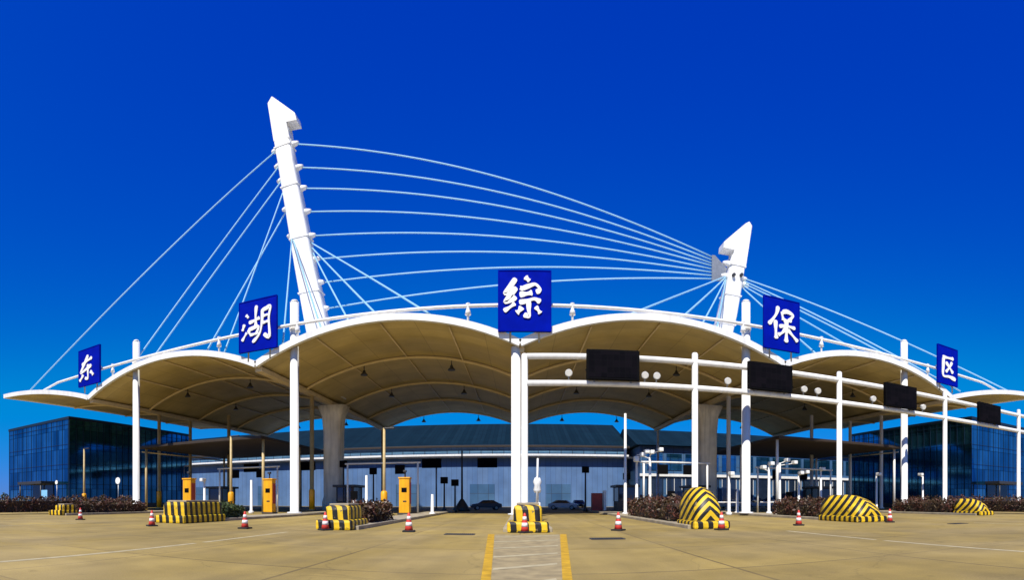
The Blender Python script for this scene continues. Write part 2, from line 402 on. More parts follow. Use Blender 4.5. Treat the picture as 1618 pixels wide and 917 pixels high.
def nose_shape(wd, ln, ht, top=.55, steps=9):
    """rounded hood: round-topped section that swells from the front of the island backwards"""
    bm = bmesh.new(); rings = []
    for i in range(steps + 1):
        t = i / steps; k = math.sin(min(t * 1.6, 1.0) * math.pi / 2) ** .55
        hh = ht * (.42 + .58 * k); ww = wd / 2 * (.72 + .28 * k)
        ring = [(-ww, .0), (-ww, hh * (1 - top))]
        for a in range(1, 10):
            ang = math.pi - math.pi * a / 10
            ring.append((ww * math.cos(ang), hh * (1 - top) + hh * top * math.sin(ang) ** .9))
        ring += [(ww, hh * (1 - top)), (ww, 0)]
        rings.append([bm.verts.new((x, ln * t, z)) for x, z in ring])
    for A, B in zip(rings, rings[1:]):
        for k in range(len(A) - 1):
            f = bm.faces.new((A[k], A[k + 1], B[k + 1], B[k])); f.smooth = True
    bm.faces.new(rings[0]); bm.faces.new(rings[-1])
    return bm
def box_nose(wd, ln, ht):
    bm = bmesh.new(); bbox(bm, (0, ln / 2, ht / 2), (wd, ln, ht), .22); return bm
def nose(x, y, kind, wd, ln, ht, label):
    t = thing('island_nose', label, 'crash barrier', (x, y, 0), 0, 'striped crash noses at the heads of the islands')
    if kind == 'hood':
        obj('hood', nose_shape(wd, ln, ht), CHEV, t)
        bm = bmesh.new(); bbox(bm, (0, ln / 2 - .12, .2), (wd + .3, ln + .3, .4), .1); obj('plinth', bm, BAND, t)
    else:
        b = box_nose(wd, ln, ht); bmesh.ops.translate(b, verts=b.verts[:], vec=(0, .25, 0)); obj('block', b, BAND, t)
        bm = bmesh.new(); bbox(bm, (0, ln / 2, .25), (wd + .55, ln + .55, .5), .12); obj('plinth', bm, BAND, t)
        bm = bmesh.new(); bbox(bm, (0, ln / 2 + .3, ht + .05), (wd - .3, ln - .5, .12), .04); obj('capping', bm, KERB, t)
nose(*ISL[1], 'box', 1.9, 4.2, 1.35, 'widest low block with upright black and yellow bands, below the orange kiosk on the left')
nose(*ISL[2], 'box', 1.35, 2.2, 1.2, 'low banded block in front of the left concrete pylon')
nose(*ISL[3], 'box', 1.35, 2.0, 1.25, 'low banded block at the foot of the white middle column')
nose(*ISL[4], 'hood', 1.7, 2.6, 2.2, 'tall round hood with pointed yellow chevrons in front of the right concrete pylon')
nose(*ISL[5], 'hood', 2.6, 4.2, 1.85, 'broad long hood with slanted yellow stripes, second from the right end')
nose(*ISL[6], 'hood', 1.8, 3.2, 1.6, 'small half-round striped hood before the right glass building')
nose(*ISL[0], 'box', 1.3, 1.6, 1.0, 'small dim banded block before the left glass building')

# ------------------------------------------------------------------ the canopy
YF, YB, W, ZC, ZP = 42.0, 88.0, 24.4, 14.45, 17.15
RISE = ZP - ZC; RAD = ((W / 2) ** 2 + RISE ** 2) / (2 * RISE)
def arch_z(x):
    ax = abs(x)
    if ax <= 2 * W:
        o = (ax % W) - W / 2 if ax < 2 * W else W / 2
        return ZP - RAD + math.sqrt(RAD ** 2 - o ** 2)
    t = min((ax - 2 * W) / (65.4 - 2 * W), 1.0)
    return ZC + (17.1 - ZC) * math.sin(t * math.pi / 2) ** .85
def front_y(x):
    ax = abs(x)
    return YF - max(0, (ax - 2 * W) / (65.4 - 2 * W)) * 2.6
canopy = thing('toll_canopy', 'huge white rolling canopy of four arched vaults and two wings over the checkpoint lanes', 'canopy', (0, YF, 0))
spans = [(-65.4, -2 * W), (-2 * W, -W), (-W, 0), (0, W), (W, 2 * W), (2 * W, 65.4)]
def xs(a, b, n): return [a + (b - a) * i / n for i in range(n + 1)]
for a, b in spans:
    wing = abs(a + b) > 4 * W
    nm = 'wing_roof' if wing else 'vault_roof'
    bm = bmesh.new(); X = xs(a, b, 26); NY = 8; th = .2
    def zz(x): return arch_z(max(min(x, b), a) * (1 - 1e-9) if abs(x) > 1e-6 else 0)
    def z_at(x):
        e = 1e-5 * (b - a); return arch_z(min(max(x, a + e), b - e))
    T = [[bm.verts.new((x, front_y(x) + .1 + (YB - .1 - front_y(x)) * j / NY, z_at(x) + th)) for j in range(NY + 1)] for x in X]
    B = [[bm.verts.new((x, front_y(x) + .1 + (YB - .1 - front_y(x)) * j / NY, z_at(x))) for j in range(NY + 1)] for x in X]
    for i in range(26):
        for j in range(NY):
            f = bm.faces.new((T[i][j], T[i + 1][j], T[i + 1][j + 1], T[i][j + 1])); f.smooth = True
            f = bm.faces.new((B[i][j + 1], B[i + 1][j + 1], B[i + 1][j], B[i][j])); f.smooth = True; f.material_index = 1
        bm.faces.new((B[i][0], B[i + 1][0], T[i + 1][0], T[i][0])); bm.faces.new((T[i][NY], T[i + 1][NY], B[i + 1][NY], B[i][NY]))
    for i in (0, 26):
        for j in range(NY): bm.faces.new((T[i][j], T[i][j + 1], B[i][j + 1], B[i][j]))
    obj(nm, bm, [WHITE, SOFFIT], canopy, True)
    e = 1e-5
    fr = [(x, front_y(x) - .12, z_at(x) + .14) for x in X]
    bm = bmesh.new(); sweep(bm, fr, .42, .58); obj('edge_beam', bm, WHITE, canopy, True)
    bm = bmesh.new(); sweep(bm, [(x, YB + .15, z_at(x) + .05) for x in X], .3, .45); obj('rear_beam', bm, WHITE, canopy, True)
    for yy in (53.0, 65.0, 76.5):
        bm = bmesh.new(); tube(bm, [(x, yy, z_at(x) - .2) for x in X], .17, 8); obj('rib', bm, RIB, canopy, True)
    if not wing:                      # purlins that run along the vault
        for q in (.25, .5, .75):
            x = a + (b - a) * q
            bm = bmesh.new(); tube(bm, [(x, YF + .5, z_at(x) - .12), (x, YB - .5, z_at(x) - .12)], .08, 6); obj('purlin', bm, RIB, canopy, True)
for sx in (-1, 1):                    # outer edge of each wing
    bm = bmesh.new(); tube(bm, [(sx * 65.4, 39.3, 17.15), (sx * 65.4, YB, 17.15)], .24, 8); obj('side_beam', bm, WHITE, canopy, True)
for x in (-2 * W, -W, 0, W, 2 * W):
    bm = bmesh.new(); bbox(bm, (x, (YF + YB) / 2 + .1, ZC - .22), (.7, YB - YF - .4, .5), .06); obj('valley_beam', bm, RIB, canopy, True)
# columns
def column(x, y, r, z1, mat=WHITE, base=True, name='column'):
    bm = bmesh.new(); prof = [(r, .2), (r, z1)]
    if base: prof = [(r * 1.7, .2), (r * 1.7, .32), (r, .36), (r, z1)]
    lathe(bm, prof, 18, (x, y, 0)); return obj(name, bm, mat, canopy, True)
for sx in (-1, 1):
    for x in (20.7, 41.2):
        c = column(sx * x, YF + .75, .42, 20.2)
        bm = bmesh.new(); lathe(bm, [(.44, 17.5), (.5, 17.6), (.5, 18.05), (.44, 18.15)], 16, (sx * x, YF + .75, 0)); obj('collar', bm, WHITE, c, True)
        bm = bmesh.new(); lathe(bm, [(.44, 20.2), (.3, 20.4), (.06, 20.5)], 16, (sx * x, YF + .75, 0)); obj('cap', bm, WHITE, c, True)
    for x, y in ((W, 55.2), (W, 86.5), (2 * W, 55.5), (2 * W, 63.0), (41.2, 62.6)):
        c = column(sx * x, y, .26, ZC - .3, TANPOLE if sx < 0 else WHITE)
        if sx < 0:
            bm = bmesh.new(); lathe(bm, [(.36, .2), (.36, 2.6), (.29, 2.75)], 14, (sx * x, y, 0)); obj('yellow_sleeve', bm, YELLOW, c, True)
    # concrete pylon with a flared head
    px, py = sx * W, 62.5
    bm = bmesh.new(); prof = [(1.42, 1.3, .1), (1.42, 1.3, 1.2), (1.22, 1.15, 1.9), (1.25, 1.17, 10.5), (1.45, 1.3, 12.6), (2.0, 1.6, 13.95)]
    rings = []
    for hx, hy, z in prof:
        ring = []
        for k in range(20):
            t = 2 * math.pi * k / 20; cx, sy = math.cos(t), math.sin(t)
            ring.append(bm.verts.new((px + hx * math.copysign(abs(cx) ** .45, cx), py + hy * math.copysign(abs(sy) ** .45, sy), z)))
        rings.append(ring)
    for A, B in zip(rings, rings[1:]):
        for k in range(20):
            f = bm.faces.new((A[k], A[(k + 1) % 20], B[(k + 1) % 20], B[k])); f.smooth = True
    bm.faces.new(rings[0]); bm.faces.new(rings[-1])
    obj('pylon', bm, CONC, canopy, True)
# the middle pair of columns
column(-.36, YF + .55, .41, ZC, WHITE, True)
for b_ in (-2, -1, 0, 1):             # lamps hung from the ribs
    for q in (.3, .7):
        for yy in (53.0, 65.0, 87.6):
            x = (b_ + q) * W; z = arch_z(x) - .35; bm = bmesh.new()
            tube(bm, [(x, yy, z), (x, yy, z - .55)], .05, 6); lathe(bm, [(.12, -.5), (.2, -.75), (.42, -1.0), (.4, -1.05)], 12, (x, yy, z)); obj('lamp', bm, DARK, canopy, True)
# tie pipe above the arches and its little posts
ZT = 17.82
pts = [(-58.5, 40.9, 16.75), (-54.5, 41.2, 17.5), (-46, 41.9, ZT)] + [(x, YF - .05, ZT) for x in (-30, -10, 10, 30)] + [(46, 41.9, ZT), (54.5, 41.2, 17.5), (58.5, 40.9, 16.75)]
bm = bmesh.new(); tube(bm, pts, .15, 10); obj('tie_pipe', bm, WHITE, canopy, True)
for k in range(-2, 2):
    for q in (.18, .82):
        x = (k + q) * W; bm = bmesh.new()
        tube(bm, [(x, YF - .05, arch_z(x) + .2), (x, YF - .05, ZT)], .1, 8)
        lathe(bm, [(.26, -.75), (.2, -.4), (.12, -.25), (.18, .18), (.19, .22)], 12, (x, YF - .05, ZT))
        obj('post', bm, WHITE, canopy, True)

# ------------------------------------------------------------------ masts and cables
def mast(label, outline, spine, width, lugs):
    """outline: the hooked head; spine: ((x, z), half width) down to the pylon"""
    YM = 62.5
    t = thing('mast', label, 'mast', (spine[-1][0], YM, spine[-1][1]), 0, 'leaning white masts above the canopy')
    bm = bmesh.new(); rings = []
    for (x, z), hw in zip(spine, width):
        ring = []
        for k in range(20):
            a = 2 * math.pi * k / 20; c, s_ = math.cos(a), math.sin(a)
            ring.append(bm.verts.new((x + hw * math.copysign(abs(c) ** .3, c), YM + .95 * math.copysign(abs(s_) ** .3, s_), z)))
        rings.append(ring)
    for A, B in zip(rings, rings[1:]):
        for k in range(20):
            f = bm.faces.new((A[k], A[(k + 1) % 20], B[(k + 1) % 20], B[k])); f.smooth = True
    bm.faces.new(rings[0]); bm.faces.new(rings[-1])
    obj('shaft', bm, WHITE, t, True)
    bm = bmesh.new(); prism(bm, outline, YM - .93, YM + .93)
    bmesh.ops.bevel(bm, geom=bm.edges[:], offset=.06, segments=2, affect='EDGES'); obj('hooked_head', bm, WHITE, t, True)
    for (x, z, d) in lugs:
        bm = bmesh.new(); tube(bm, [(x - d * .7, YM, z), (x, YM, z), (x + d * .5, YM, z), (x + d * .75, YM, z)], [.3, .42, .3, .2], 10); obj('lug', bm, WHITE, t, True)
    return t, YM
def cable(par, a, b, sag=0.0, r=.095):
    bm = bmesh.new(); n = 14
    pts = [Vector(a).lerp(Vector(b), i / n) - Vector((0, 0, sag * 4 * (i / n) * (1 - i / n))) for i in range(n + 1)]
    tube(bm, pts, r, 6); obj('stay_cable', bm, CABLE, par, True)
def S(u, v, Y=62.5): return sight(u, v, Y)
lo = [S(427.5, 170), S(434, 159), S(470, 185), S(473, 197), S(456, 199), S(462, 224), S(437, 230)]
spL = [S(446, 210), S(455, 262), S(468, 335), S(484, 425), S(500, 505), (-24.6, 15.0)]
rows = [228, 265, 298, 335, 373, 410, 447, 488]
def mast_u(v): return 446 + (v - 210) * (500 - 446) / 295.0
lugsL = [(*S(mast_u(v) + 15, v), 1) for v in rows] + [(*S(mast_u(v) - 14, v), -1) for v in (238, 262, 285, 330, 372)]
mL, YM = mast('tall white leaning mast with a hooked head, holding the fan of cables on the left', lo, spL, [1.18, 1.22, 1.32, 1.45, 1.6, 1.75], lugsL)
ro = [S(1184, 362), S(1180, 355), S(1174, 358), S(1140, 387), S(1139, 397), S(1157, 399), S(1151, 424), S(1174, 428)]
spR = [S(1165, 408), S(1160, 440), S(1148, 500), S(1140, 530), (24.6, 15.0)]
lugsR = [(*S(1150, 417), -1), (*S(1147, 437), -1), (*S(1172, 440), 1), (*S(1175, 450), 1)]
mR, _ = mast('short white leaning mast with a hooked head on the right', ro, spR, [1.02, 1.1, 1.28, 1.35, 1.5], lugsR)
for u in (1154, 1166):
    bm = bmesh.new(); x, z = S(u, 440); tube(bm, [(x, YM - 1.35, z), (x, YM - .6, z)], .22, 12)
    obj('pin', bm, DARK, mR, True)
conv = [407, 412, 417, 421, 426, 431, 436, 441]
for v, c in zip(rows, conv):
    x, z = S(mast_u(v) + 20, v); x2, z2 = S(1127, c)
    cable(mL, (x, YM, z), (x2, YM, z2), .75)
pl = [S(1124.5, 404), S(1129, 404), S(1147, 424), S(1147, 444), S(1129, 444), S(1124.5, 444)]
bm = bmesh.new(); prism(bm, pl, YM - .14, YM + .14); obj('anchor_plate', bm, STEEL, mR, True)
for tt, nm_spine, ws in ((mL, spL, (1.2, 1.27, 1.39, 1.53)), (mR, spR, (1.06, 1.19, 1.31))):      # bolted splices
    for k, hw in enumerate(ws):
        (xa, za), (xb, zb) = nm_spine[k], nm_spine[k + 1]; xm, zm = (xa + xb) / 2, (za + zb) / 2
        bm = bmesh.new(); bbox(bm, (xm, YM, zm), (hw * 2 + .16, 2.04, .16), .02); obj('splice', bm, WHITE, tt, True)
for v, (x, y, z) in ((238, (-61.8, 41, 17.25)), (262, (-41.6, 42.1, 17.0)), (285, (-38.3, 42.1, 17.25)), (300, (-28.3, 42.1, 16.3)), (330, (-30.6, 42.1, 16.75)), (372, (-21.6, 42.1, 16.2)), (376, (-17.6, 42.1, 16.9))):
    xa, za = S(mast_u(v) - 14, v); cable(mL, (xa, YM, za), (x, y, z), .15)
for v, (x, y, z) in ((384, (-7.6, 42.1, 17.3)), (392, (-12.0, 42.1, 17.3)), (400, (-14.9, 42.1, 17.25))):
    xa, za = S(mast_u(v) + 14, v); cable(mL, (xa, YM, za), (x, y, z), .1)
for v, (x, y, z) in ((437, (8.8, 42.1, 17.2)), (438, (13.7, 42.1, 17.3)), (440, (15.9, 42.1, 17.1)), (441, (17.4, 42.1, 16.9))):
    xa, za = S(1147, v); cable(mR, (xa, YM, za), (x, y, z), .1)
for v, (x, y, z) in ((440, (61.8, 41, 17.25)), (444, (50.5, 41.8, 15.7)), (448, (42.0, 42.1, 17.0)), (452, (34.2, 42.1, 17.3)), (456, (28.2, 42.1, 16.3))):
    xa, za = S(1174, v); cable(mR, (xa, YM, za), (x, y, z), .1)

# ------------------------------------------------------------------ roof signs, one brushed character each
def stroke(bm, pts, w, y0, y1):
    """brush stroke: centre line in sign metres, width swelling and tapering, real thickness"""
    P = [Vector((x, 0, z)) for x, z in pts]
    if len(P) == 1: P = [P[0] - Vector((.04, 0, .04)), P[0] + Vector((.04, 0, -.04))]
    Q = []
    for i in range(len(P) - 1):
        p0, p1, p2, p3 = P[max(i - 1, 0)], P[i], P[i + 1], P[min(i + 2, len(P) - 1)]
        for k in range(5):
            t = k / 5
            Q.append(.5 * ((2 * p1) + (p2 - p0) * t + (2 * p0 - 5 * p1 + 4 * p2 - p3) * t * t + (3 * p1 - p0 - 3 * p2 + p3) * t ** 3))
    Q.append(P[-1]); n = len(Q); rings = []
    for i, q in enumerate(Q):
        d = (Q[min(i + 1, n - 1)] - Q[max(i - 1, 0)]).normalized(); nr = Vector((-d.z, 0, d.x)); t = i / (n - 1)
        hw = w * .5 * (.55 + .45 * math.cos(math.pi * (t - .15) * 1.15) ** 2 + .25 * (t > .8) * (1 - t) * 5)
        if i in (0, n - 1): hw *= .55
        rings.append((q + nr * hw, q - nr * hw))
    va = [[bm.verts.new((p.x, y0, p.z)) for p in r] + [bm.verts.new((p.x, y1, p.z)) for p in r] for r in rings]
    for A, B in zip(va, va[1:]):
        for q in ((A[0], B[0], B[1], A[1]), (A[2], A[3], B[3], B[2]), (A[0], A[2], B[2], B[0]), (A[1], B[1], B[3], A[3])): bm.faces.new(q)
    bm.faces.new((va[0][0], va[0][1], va[0][3], va[0][2])); bm.faces.new((va[-1][0], va[-1][2], va[-1][3], va[-1][1]))
def sign(x, label, box_, strokes, width, SW=4.3, SH=5.15, zb=15.55):
    t = thing('roof_sign', label, 'sign', (x, YF - .55, zb), 0, 'blue character signs along the canopy edge')
    l, r, tp, bt = box_
    bm = bmesh.new(); bbox(bm, (0, 0, SH / 2), (SW, .22, SH), .04); obj('board', bm, BLUE, t)
    bm = bmesh.new()
    for sx in (-1, 1): bbox(bm, (sx * (SW / 2 + .04), 0, SH / 2), (.1, .3, SH + .18), .02)
    for z in (-.04, SH + .04): bbox(bm, (0, 0, z), (SW - .03, .3, .1), .02)
    obj('frame', bm, BLUE, t)
    bm = bmesh.new()
    for k, st in enumerate(strokes):
        stroke(bm, [((px - l) / (r - l) * SW - SW / 2, (1 - (py - tp) / (bt - tp)) * SH) for px, py in st], width * (1 + .12 * math.sin(k * 2.3)), -.2 - .003 * k, -.1)
    obj('character', bm, LETTER, t)
    for sx in (-1.2, 1.2):
        bm = bmesh.new()
        tube(bm, [(sx, .25, -.9), (sx, .25, SH * .8)], .09, 8); tube(bm, [(sx, .25, SH * .55), (sx, 1.1, SH * .47)], .06, 6)
        obj('bracket', bm, STEEL, t)
sign(-48.2, 'blue sign reading 东 at the far left end of the canopy', (270, 610, 180, 840),
     [[(330, 455), (410, 410), (500, 365)], [(435, 300), (385, 420), (310, 595), (390, 560), (490, 500)], [(430, 470), (432, 600), (430, 735), (385, 705)], [(350, 640), (330, 690), (290, 745)], [(470, 610), (500, 650), (520, 690)]], .42, 3.95, 4.55, 16.15)
sign(-23.95, 'blue sign reading 湖 between the two vaults left of the middle', (150, 585, 195, 825),
     [[(235, 365), (265, 405)], [(215, 480), (190, 560)], [(185, 690), (215, 640), (245, 590)],
      [(270, 475), (340, 455), (400, 432)], [(362, 270), (352, 400), (355, 535)], [(262, 560), (280, 610), (300, 640)], [(265, 562), (330, 545), (388, 540), (370, 600), (365, 630)], [(290, 632), (370, 622)],
      [(432, 330), (428, 480), (400, 630), (315, 730)], [(435, 345), (480, 330), (525, 318), (508, 460), (515, 685), (450, 645)], [(438, 420), (500, 412)], [(436, 505), (500, 495)]], .33, 4.0, 4.75, 15.85)
sign(.37, 'largest-looking blue sign reading 综 above the middle column', (130, 770, 85, 850),
     [[(340, 185), (275, 280), (200, 378), (270, 370), (340, 312)], [(345, 300), (275, 395), (205, 490), (280, 470), (335, 415)], [(190, 605), (260, 560), (330, 505)],
      [(455, 165), (510, 220)], [(425, 290), (405, 340)], [(420, 318), (500, 285), (585, 262), (640, 330), (590, 362)], [(385, 395), (470, 385), (545, 368)],
      [(380, 495), (470, 480), (570, 450), (645, 490)], [(500, 480), (500, 580), (505, 678), (440, 648)], [(415, 555), (385, 600), (350, 632)], [(585, 550), (615, 590), (645, 635)]], .44, 4.25, 4.9, 15.5)
sign(23.85, 'blue sign reading 保 beside the short mast', (140, 630, 100, 820),
     [[(322, 215), (292, 340), (190, 495)], [(285, 420), (288, 560), (298, 685)],
      [(385, 285), (380, 330), (400, 400)], [(385, 285), (455, 268), (535, 305), (505, 360), (480, 405)], [(400, 402), (480, 400)],
      [(335, 500), (440, 478), (570, 490)], [(440, 410), (440, 560), (438, 715)], [(430, 510), (385, 580), (320, 625)], [(455, 525), (520, 590), (605, 675)]], .40, 3.75, 4.75, 15.85)
sign(47.5, 'blue sign reading 区 at the far right end of the canopy', (215, 520, 150, 800),
     [[(275, 345), (350, 340), (450, 330)], [(290, 350), (284, 520), (285, 670), (380, 668), (485, 695)], [(425, 395), (390, 490), (325, 600)], [(325, 425), (385, 505), (440, 590)]], .44, 3.6, 4.6, 16.05)

# ------------------------------------------------------------------ front gantry with screens and lamps
G0 = Vector((.36, 41.0, 0)); GD = Vector((1, -.053, 0)).normalized(); GA = math.atan2(GD.y, GD.x)
def G(s, z, dy=0.0):
    p = G0 + GD * s + Vector((-GD.y, GD.x, 0)) * dy; return Vector((p.x, p.y, z))
ZT1, ZT2 = 13.25, 11.05
gan = thing('lane_gantry', 'long white two-bar lane gantry running right from the middle column', 'gantry', tuple(G0))
for z in (ZT1, ZT2):
    bm = bmesh.new(); tube(bm, [G(.2, z), G(88, z)], .25, 12); obj('beam', bm, WHITE, gan, True)
for i, s in enumerate((0, 14.3, 28.9, 43.6, 58.2, 73)):
    bm = bmesh.new(); p = G(s, 0); top = ZT1 + (.8 if i else .2)
    lathe(bm, [(.5, .2), (.5, .34), (.27, .38), (.27, top - .1), (.2, top)], 16, tuple(p)); obj('post', bm, WHITE, gan, True)
names = ['nearest the middle column', 'below the sign reading 保', 'in front of the right outer vault', 'at the right edge before the glass building']
for s, nme in zip((7.2, 21.2, 36.4, 51.2), names):
    t = thing('lane_display', 'black lane screen on the white gantry, ' + nme, 'screen', tuple(G(s, ZT2 + .25, -.45)), GA, 'black lane screens on the gantry')
    bm = bmesh.new(); bbox(bm, (0, 0, 1.18), (4.35, .42, 2.45), .05); obj('housing', bm, BLACK, t)
    bm = bmesh.new(); box(bm, (0, -.225, 1.18), (4.0, .02, 2.1)); obj('screen', bm, SCREEN, t)
    for sx in (-1.5, 1.5):
        bm = bmesh.new(); bbox(bm, (sx, .3, 1.1), (.16, .2, 2.6), .02); obj('bracket', bm, STEEL, t)
lampl = ['white floodlight on the gantry left of the screen nearest the middle column', 'inner of two white floodlights right of the screen nearest the middle column', 'outer of two white floodlights right of the screen nearest the middle column',
         'white floodlight left of the screen below the sign reading 保', 'inner of two white floodlights right of the screen below the sign reading 保', 'outer of two white floodlights right of the screen below the sign reading 保',
         'white floodlight left of the screen in front of the right outer vault', 'white floodlight right of the screen in front of the right outer vault']
proto = None
for s, lb in zip((3.6, 9.9, 10.9, 17.2, 24.8, 26.3, 32.9, 39.9), lampl):
    if proto is None:
        proto = thing('floodlight', lb, 'floodlight', tuple(G(s, ZT2 + .24, -.1)), GA, 'floodlights on the gantry')
        bm = bmesh.new(); tube(bm, [(0, 0, 0), (0, 0, .35)], .06, 8); bbox(bm, (0, 0, .36), (.5, .08, .06), .01); obj('yoke', bm, STEEL, proto)
        bm = bmesh.new(); tube(bm, [(0, -.28, .5), (0, -.2, .53), (0, .12, .62), (0, .3, .66)], [.3, .3, .22, .1], 14); obj('lamp_head', bm, LAMPW, proto)
        bm = bmesh.new(); tube(bm, [(0, -.3, .495), (0, -.285, .5)], .25, 14); obj('lens', bm, LETTER, proto)
    else: dup(proto, tuple(G(s, ZT2 + .24, -.1)), GA, lb)

# ------------------------------------------------------------------ inner gantry under the rear vaults
ig = thing('inner_gantry', 'slim white gantry bar deep under the canopy carrying four small black screens', 'gantry', (0, 78, 0))
bm = bmesh.new(); tube(bm, [(-62, 78, 8.2), (18.5, 78, 8.2)], .17, 8); obj('beam', bm, WHITE, ig, True)
for x in (-62, -36.5, -13.2, 18.5):
    bm = bmesh.new(); tube(bm, [(x, 78, 0), (x, 78, 8.3)], .13, 8); obj('post', bm, STEEL, ig, True)
for u, lb in ((397, 'small black screen left of the tall white column, deep under the canopy'), (485, 'small black screen between the tall white column and the left pylon'), (682, 'small black screen above the dark signal lights under the rear vault'), (770, 'small black screen under the rear vault next to the middle column')):
    x = 77.7 * math.tan((u - U0) / F)
    t = thing('small_display', lb, 'screen', (x, 77.7, 6.5), 0, 'small black screens on the inner gantry')
    bm = bmesh.new(); bbox(bm, (0, 0, .75), (3.1, .3, 1.5), .05); obj('housing', bm, BLACK, t)
    bm = bmesh.new(); bbox(bm, (0, -.16, .75), (2.8, .03, 1.2), .01); obj('screen', bm, SCREEN, t)

def lane_frame(x0, x1, y, h, sx_, label):
    t = thing('lane_portal', label, 'gantry', ((x0 + x1) / 2, y, 0), 0, 'slim lane portals under the canopy')
    for x in (x0, x1):
        bm = bmesh.new(); tube(bm, [(x, y, 0), (x, y, h)], .11, 8); obj('post', bm, WHITE, t, True)
    bm = bmesh.new(); tube(bm, [(x0 - .3, y, h), (x1 + .3, y, h)], .1, 8); obj('beam', bm, WHITE, t, True)
    for x in sx_:
        bm = bmesh.new(); bbox(bm, (x, y - .15, h - .75), (1.1, .25, 1.0), .05); obj('signal_box', bm, BLACK, t, True)
lane_frame(12.6, 19.6, 50, 5.4, (14.6, 17.4), 'slim white lane portal with two dark boxes left of the right pylon')
lane_frame(26.2, 36.4, 51, 5.2, (28.6, 32.2), 'slim white lane portal with two dark boxes behind the broad slanted-stripe hood')
lane_frame(-19.4, -11.2, 54, 5.6, (-13.2,), 'slim white lane portal with one dark box behind the banded block of the left pylon')
lane_frame(-35.6, -27.4, 52, 5.4, (-33.2, -29.6), 'slim white lane portal with two dark boxes behind the widest banded block')

# ------------------------------------------------------------------ buildings
def glass_block(sx, label):
    x0, x1, y0, y1, zt = sx * 67.0, sx * 86.4, 53.0, 86.0, 15.6
    t = thing('glass_building', label, 'building', (sx * 76.7, 69.5, 0), 0, 'glass office blocks either side of the canopy')
    cx, cy = (x0 + x1) / 2, (y0 + y1) / 2; wx, wy = abs(x1 - x0), y1 - y0
    bm = bmesh.new(); box(bm, (cx, cy, 8.1), (wx, wy, 14.6)); obj('glazing', bm, GLASSB, t, True)
    bm = bmesh.new()
    k = 0
    while k * 1.6 <= wx: box(bm, (min(x0, x1) + k * 1.6, y0 - .02, 8.1), (.06, .08, 14.6)); k += 1
    k = 0
    while k * 1.6 <= wy: box(bm, (x0 - sx * .05, y0 + k * 1.6, 8.1), (.12, .06, 14.6)); k += 1
    for z in (4.2, 7.6, 11.0, 14.4):
        box(bm, (cx, y0 - .04, z), (wx, .1, .06)); box(bm, (x0 - sx * .04, cy, z), (.1, wy, .06))
    obj('mullion', bm, MULL, t, True)
    bm = bmesh.new(); bbox(bm, (cx, cy, zt - .1), (wx + .3, wy + .3, .5), .05); obj('parapet', bm, MULL, t, True)
    bm = bmesh.new(); bbox(bm, (cx, cy, .45), (wx + .2, wy + .2, .9), .05); obj('plinth', bm, DARK, t, True)
    # entrance porch on the front
    px = sx * 74.5
    bm = bmesh.new(); bbox(bm, (px, y0 - 1.6, 4.5), (7.5, 3.2, .5), .05); obj('porch_roof', bm, DARK, t, True)
    bm = bmesh.new(); bbox(bm, (px, y0 - .12, 2.15), (6.4, .12, 4.2), .02); obj('door', bm, GLASSD, t, True)
    for dx in (-3.3, 3.3):
        bm = bmesh.new(); tube(bm, [(px + dx, y0 - 2.9, 0), (px + dx, y0 - 2.9, 4.3)], .14, 8); obj('porch_post', bm, DARK, t, True)
glass_block(-1, 'dark blue glass block on the left, behind the left wing of the canopy')
glass_block(1, 'dark blue glass block on the right, behind the gantry')

wh = thing('warehouse', 'long blue-grey warehouse with a dark sheet roof seen through the canopy', 'building', (-42, 105, 0))
X0, X1 = -112.0, 22.5
bm = bmesh.new(); box(bm, ((X0 + X1) / 2, 125, 6.3), (X1 - X0, 40, 12.6)); obj('wall', bm, CLAD, wh, True)
bm = bmesh.new()
v = [bm.verts.new(p) for p in ((X0 - 1, 103.9, 12.85), (X1 + 1, 103.9, 12.85), (X1 + 1, 126, 20.6), (X0 - 1, 126, 20.6), (X0 - 1, 146, 12.85), (X1 + 1, 146, 12.85))]
for q in ((0, 1, 2, 3), (3, 2, 5, 4), (0, 3, 4), (1, 5, 2), (0, 4, 5, 1)): bm.faces.new([v[i] for i in q])
obj('roof', bm, ROOFD, wh, True)
bm = bmesh.new(); bbox(bm, ((X0 + X1) / 2, 103.7, 12.62), (X1 - X0 + 2, .35, .42), .05); obj('eave_shade_gutter', bm, BROWN, wh, True)  # gutter coloured dark brown to paint in the shadow under the eave
bm = bmesh.new(); bbox(bm, ((X0 + X1) / 2, 104.2, 10.75), (X1 - X0 + .6, 1.5, .5), .05); obj('ledge', bm, WHITE, wh, True)
for x in (-96, -78, -58, -40, -24, -8, 8):
    bm = bmesh.new(); bbox(bm, (x, 104.93, 2.4), (5.2, .12, 4.8), .02); o = obj('shutter_door', bm, CLAD2, wh, True)
bm = bmesh.new(); box(bm, ((X0 + X1) / 2, 104.9, 11.35), (X1 - X0 - .6, .16, 1.0)); obj('ribbon_window', bm, PALEG, wh, True)

